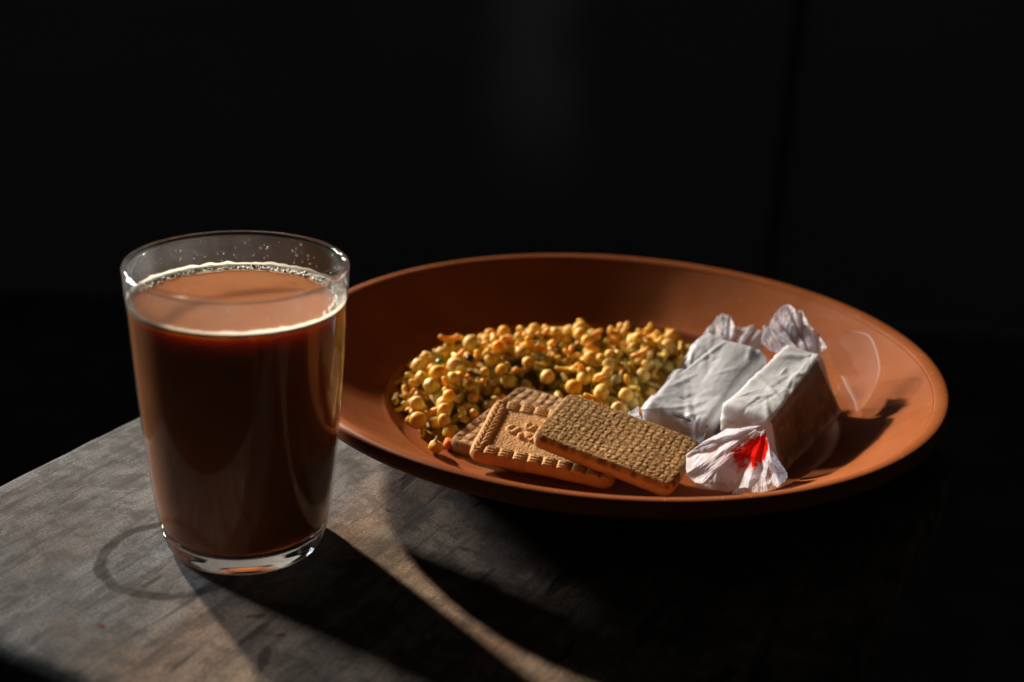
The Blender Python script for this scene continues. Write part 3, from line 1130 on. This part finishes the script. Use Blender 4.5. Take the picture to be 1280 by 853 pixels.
def pea_mesh(seed, r=1.0, wr=0.05, sq=0.94):
    V, F = [], []
    nu, nv = 18, 12
    for j in range(nv + 1):
        th = math.pi * j / nv
        for i in range(nu):
            a = 2 * math.pi * i / nu
            p = Vector((math.sin(th) * math.cos(a), math.sin(th) * math.sin(a), math.cos(th)))
            k = r * (1 + wr * noise.noise(p * 1.6 + Vector((seed, 0, 0))) + wr * 0.5 * noise.noise(p * 4 + Vector((0, seed, 0))))
            dim = 1 - 0.10 * math.exp(-((p.x - 1) ** 2 + p.y ** 2 + p.z ** 2) / 0.08)
            V.append((p.x * k * dim, p.y * k * 1.03, p.z * k * sq))
    for j in range(nv):
        for i in range(nu):
            F.append((j * nu + i, (j + 1) * nu + i, (j + 1) * nu + (i + 1) % nu, j * nu + (i + 1) % nu))
    return V, F


def split_mesh(seed):
    """half of a split pulse: domed one side, nearly flat with a rolled edge on the other"""
    V, F = pea_mesh(seed, 1.0, 0.08)
    V = [(x * 1.05, y * 0.95, z * (0.75 if z > 0 else 0.16)) for x, y, z in V]
    return V, F


def puff_mesh(seed):
    """puffed grain: long, pinched and slightly bent"""
    V, F = [], []
    nu, nv = 12, 14
    for j in range(nv + 1):
        t = j / nv
        s = 2 * t - 1
        rr = max(0, 1 - abs(s) ** 2.6) ** 0.55 * (0.62 - 0.16 * s + 0.10 * math.sin(t * 9 + seed))
        for i in range(nu):
            a = 2 * math.pi * i / nu
            k = rr * (1 + 0.10 * nz(math.cos(a) + seed, math.sin(a), t * 4))
            V.append((s * 1.7, k * math.cos(a) + 0.22 * (s * s - 0.3), k * math.sin(a)))
    for j in range(nv):
        for i in range(nu):
            F.append((j * nu + i, j * nu + (i + 1) % nu, (j + 1) * nu + (i + 1) % nu, (j + 1) * nu + i))
    return V, F


def noodle_mesh(seed, curl=0.5):
    V, F = [], []
    nu, nv = 8, 16
    for j in range(nv + 1):
        t = j / nv
        a0 = (t - 0.5) * curl * 2
        R = 1 / max(0.05, curl) * 2.2
        c = Vector((R * math.sin(a0), R * (math.cos(a0) - 1), 0.3 * nz(t * 3, seed, 0)))
        tn = Vector((math.cos(a0), -math.sin(a0), 0))
        sd = Vector((-tn.y, tn.x, 0))
        rr = 0.52 * (1 + 0.18 * nz(t * 6, seed, 4)) * (1 if 0 < j < nv else 0.55)
        for i in range(nu):
            a = 2 * math.pi * i / nu
            V.append(tuple(c + sd * (rr * math.cos(a)) + Vector((0, 0, rr * math.sin(a)))))
    for j in range(nv):
        for i in range(nu):
            F.append((j * nu + i, (j + 1) * nu + i, (j + 1) * nu + (i + 1) % nu, j * nu + (i + 1) % nu))
    F.append(tuple(range(nu)))
    F.append(tuple(range(nv * nu, nv * nu + nu))[::-1])
    return V, F


def mk(name, vf, mat):
    V, F = vf
    me = bpy.data.meshes.new(name)
    me.from_pydata([tuple(c * S for c in v) for v in V], [], F)
    me.polygons.foreach_set('use_smooth', [True] * len(F))
    me.materials.append(mat)
    me.update()
    return me


pea_m = mat_snack('fried_pea', [(0.80, 0.43, 0.05), (0.82, 0.51, 0.09), (0.82, 0.56, 0.14), (0.82, 0.42, 0.055), (0.64, 0.46, 0.10), (0.84, 0.60, 0.22)], 0.5)
split_m = mat_snack('split_pulse', [(0.82, 0.46, 0.05), (0.84, 0.58, 0.17), (0.80, 0.46, 0.10)], 0.42)
puff_m = mat_snack('puffed_grain', [(0.84, 0.46, 0.06), (0.86, 0.56, 0.17), (0.82, 0.45, 0.09)], 0.45)
nood_m = mat_snack('fried_noodle', [(0.84, 0.48, 0.05), (0.86, 0.54, 0.09), (0.80, 0.42, 0.05)], 0.42)
protos = {
    'fried_pea': [mk('fried_pea', pea_mesh(i * 3.7, 1.0, 0.07 + 0.04 * (i % 4)), pea_m) for i in range(6)],
    'split_pulse': [mk('split_pulse', split_mesh(i * 2.3), split_m) for i in range(4)],
    'puffed_grain': [mk('puffed_grain', puff_mesh(i * 1.9), puff_m) for i in range(5)],
    'fried_noodle': [mk('fried_noodle', noodle_mesh(i * 1.3, 0.25 + 0.28 * i), nood_m) for i in range(5)],
}
INFO = {
    'fried_pea': ('round yellow fried pea in the snack heap', 'pea', 'fried peas in the snack heap'),
    'split_pulse': ('flat yellow split pulse half in the snack heap', 'pulse', 'split pulses in the snack heap'),
    'puffed_grain': ('small elongated puffed yellow grain in the snack heap', 'grain', 'puffed grains in the snack heap'),
    'fried_noodle': ('thin curved yellow fried noodle piece in the snack heap', 'noodle', 'fried noodles in the snack heap'),
}
placed = []                                                     # spheres (x, y, z, r)


def fits(sph, tol):
    for (x, y, z, r) in sph:
        for (X, Y, Z, R) in placed:
            d2 = (x - X) ** 2 + (y - Y) ** 2 + (z - Z) ** 2
            if d2 < ((r + R) * tol) ** 2:
                return False
    return True


def drop(x, y, r):
    """rest height of a sphere let down at x, y"""
    z = max(bowl_z(x, y), heap_top(x, y) - 9.5) + r
    for (X, Y, Z, R) in placed:
        d2 = (x - X) ** 2 + (y - Y) ** 2
        s = (r + R) * 0.93
        if d2 < s * s:
            z = max(z, Z + math.sqrt(s * s - d2))
    return z


def put(kind, x, y, z, s, rot):
    me = RNG.choice(protos[kind])
    o = bpy.data.objects.new(kind, me)
    COL.objects.link(o)
    o.location = Vector((x, y, z)) * S
    o.rotation_euler = rot
    o.scale = (s, s, s)
    lab, cat, grp = INFO[kind]
    setp(o, lab, cat, grp)
    return o


# odd pieces with a place of their own, set first so that the rest settles round them
special_spots = [(69.0, 56, 3.0), (74.5, 62, 2.6), (66, 124, 2.2), (80, 126, 2.6), (111, 108, 3.4)]
special = []
for x, y, r in special_spots:
    if inside(x, y):
        z = heap_top(x, y) - r * 0.2
    else:
        z = bowl_z(x, y) + r
    special.append((x, y, z, r))
    placed.append((x, y, z, r))

counts = dict.fromkeys(protos, 0)
tries = 0
while tries < 5200 and sum(counts.values()) < 430:
    tries += 1
    x, y = RNG.uniform(44, 198), RNG.uniform(62, 178)
    if not inside(x, y) or bdist(x, y) < 1.5:
        continue
    u = RNG.random()
    if u < 0.32:
        kind, s = 'fried_pea', RNG.choice((2.0, 2.5, 2.9, 3.2, 3.5, 3.9))
    elif u < 0.52:
        kind, s = 'split_pulse', RNG.uniform(2.4, 3.2)
    elif u < 0.76:
        kind, s = 'puffed_grain', RNG.uniform(2.1, 2.8)
    else:
        kind, s = 'fried_noodle', RNG.uniform(2.0, 2.7)
    if kind in ('fried_pea', 'split_pulse'):
        r = s * (1.0 if kind == 'fried_pea' else 0.72)
        z = drop(x, y, r)
        if z - r * 0.3 > heap_top(x, y):
            continue
        placed.append((x, y, z, r))
        rot = (RNG.uniform(0, 6.3), RNG.uniform(0, 6.3), RNG.uniform(0, 6.3)) if kind == 'fried_pea' else (RNG.gauss(-0.5, 0.7), RNG.gauss(0, 0.7), RNG.uniform(0, 6.3))
        put(kind, x, y, z, s, rot)
    else:
        az = RNG.uniform(0, math.pi)
        half = s * (1.15 if kind == 'puffed_grain' else 1.6)
        r = s * (0.55 if kind == 'puffed_grain' else 0.52)
        dx, dy = math.cos(az) * half, math.sin(az) * half
        z1, z2, z0 = drop(x + dx, y + dy, r), drop(x - dx, y - dy, r), drop(x, y, r)
        if max(z1, z2, z0) - 1.0 > heap_top(x, y):
            continue
        tilt = math.atan2(max(-half, min(half, (z1 - z2) / 2)), half)
        zc = max(z0, (z1 + z2) / 2)
        for t in (-1, 0, 1):
            placed.append((x + dx * t, y + dy * t, zc + math.sin(tilt) * half * t, r))
        mrot = (Matrix.Rotation(az, 4, 'Z') @ Matrix.Rotation(-tilt, 4, 'Y') @ Matrix.Rotation(RNG.uniform(0, 6.3), 4, 'X')).to_euler()
        put(kind, x, y, zc, s, mrot)
    counts[kind] += 1
print('pieces', counts, 'tries', tries)


def one(name, vf, mat, spot, s, label, cat, rot=(0, 0, 0)):
    V, F = vf
    o = mesh_obj(name, [(a * s, b_ * s, c * s) for a, b_, c in V], F, mat)
    o.location = Vector(spot[:3]) * S
    o.rotation_euler = rot
    return setp(o, label, cat)


corn = one('corn_kernel', pea_mesh(4.4, 1, 0.16, 0.85), mat_snack('corn', [(0.72, 0.43, 0.05), (0.72, 0.43, 0.05)]), special[0], 3.1,
           'yellow dimpled kernel with a pale stalk, alone in front of the heap', 'kernel')
V, F = [], []
for k in range(3):
    blob(V, F, (0.2 * k, 0, 2.6 + 1.0 * k), 0.85 - 0.15 * k, 10, 7)
mesh_obj('stalk', V, F, mat_plain('pale_stalk', (0.6, 0.5, 0.36), 0.5), corn)
one('carrot_chunk', pea_mesh(9.1, 1, 0.22, 0.8), mat_snack('carrot', [(0.72, 0.20, 0.03), (0.72, 0.20, 0.03)]), special[1], 2.8, 'orange chunk beside the back biscuit', 'vegetable chunk')
one('green_bit', pea_mesh(2.2, 1, 0.15, 0.7), mat_plain('green_leafy', (0.07, 0.22, 0.015), 0.4, 0.3, 300), special[2], 2.0, 'small bright green piece on the left of the heap', 'herb', (0.5, 0.3, 0))
one('mustard_bit', pea_mesh(6.2, 1, 0.25, 0.6), mat_plain('dark_seed', (0.05, 0.04, 0.04), 0.25, 0.4, 300), special[3], 2.3, 'dark shiny seed on the left of the heap', 'seed', (0.2, 0.3, 0))
one('peanut', pea_mesh(7.7, 1, 0.10, 0.8), mat_plain('peanut_skin', (0.28, 0.085, 0.035), 0.4, 0.3, 300, 0.2), special[4], 3.4, 'reddish brown peanut behind the biscuits', 'peanut', (0.3, 0.1, 0.4))

# scale the bowl and everything lying in it about the camera
bpy.context.view_layer.update()
for o in list(COL.objects):
    if o.parent is None and o.type in ('MESH', 'EMPTY') and o.get('kind') != 'structure' and o.name not in (stool.name, glass.name, tea.name):
        o.matrix_world = CAM_SCALE @ o.matrix_world
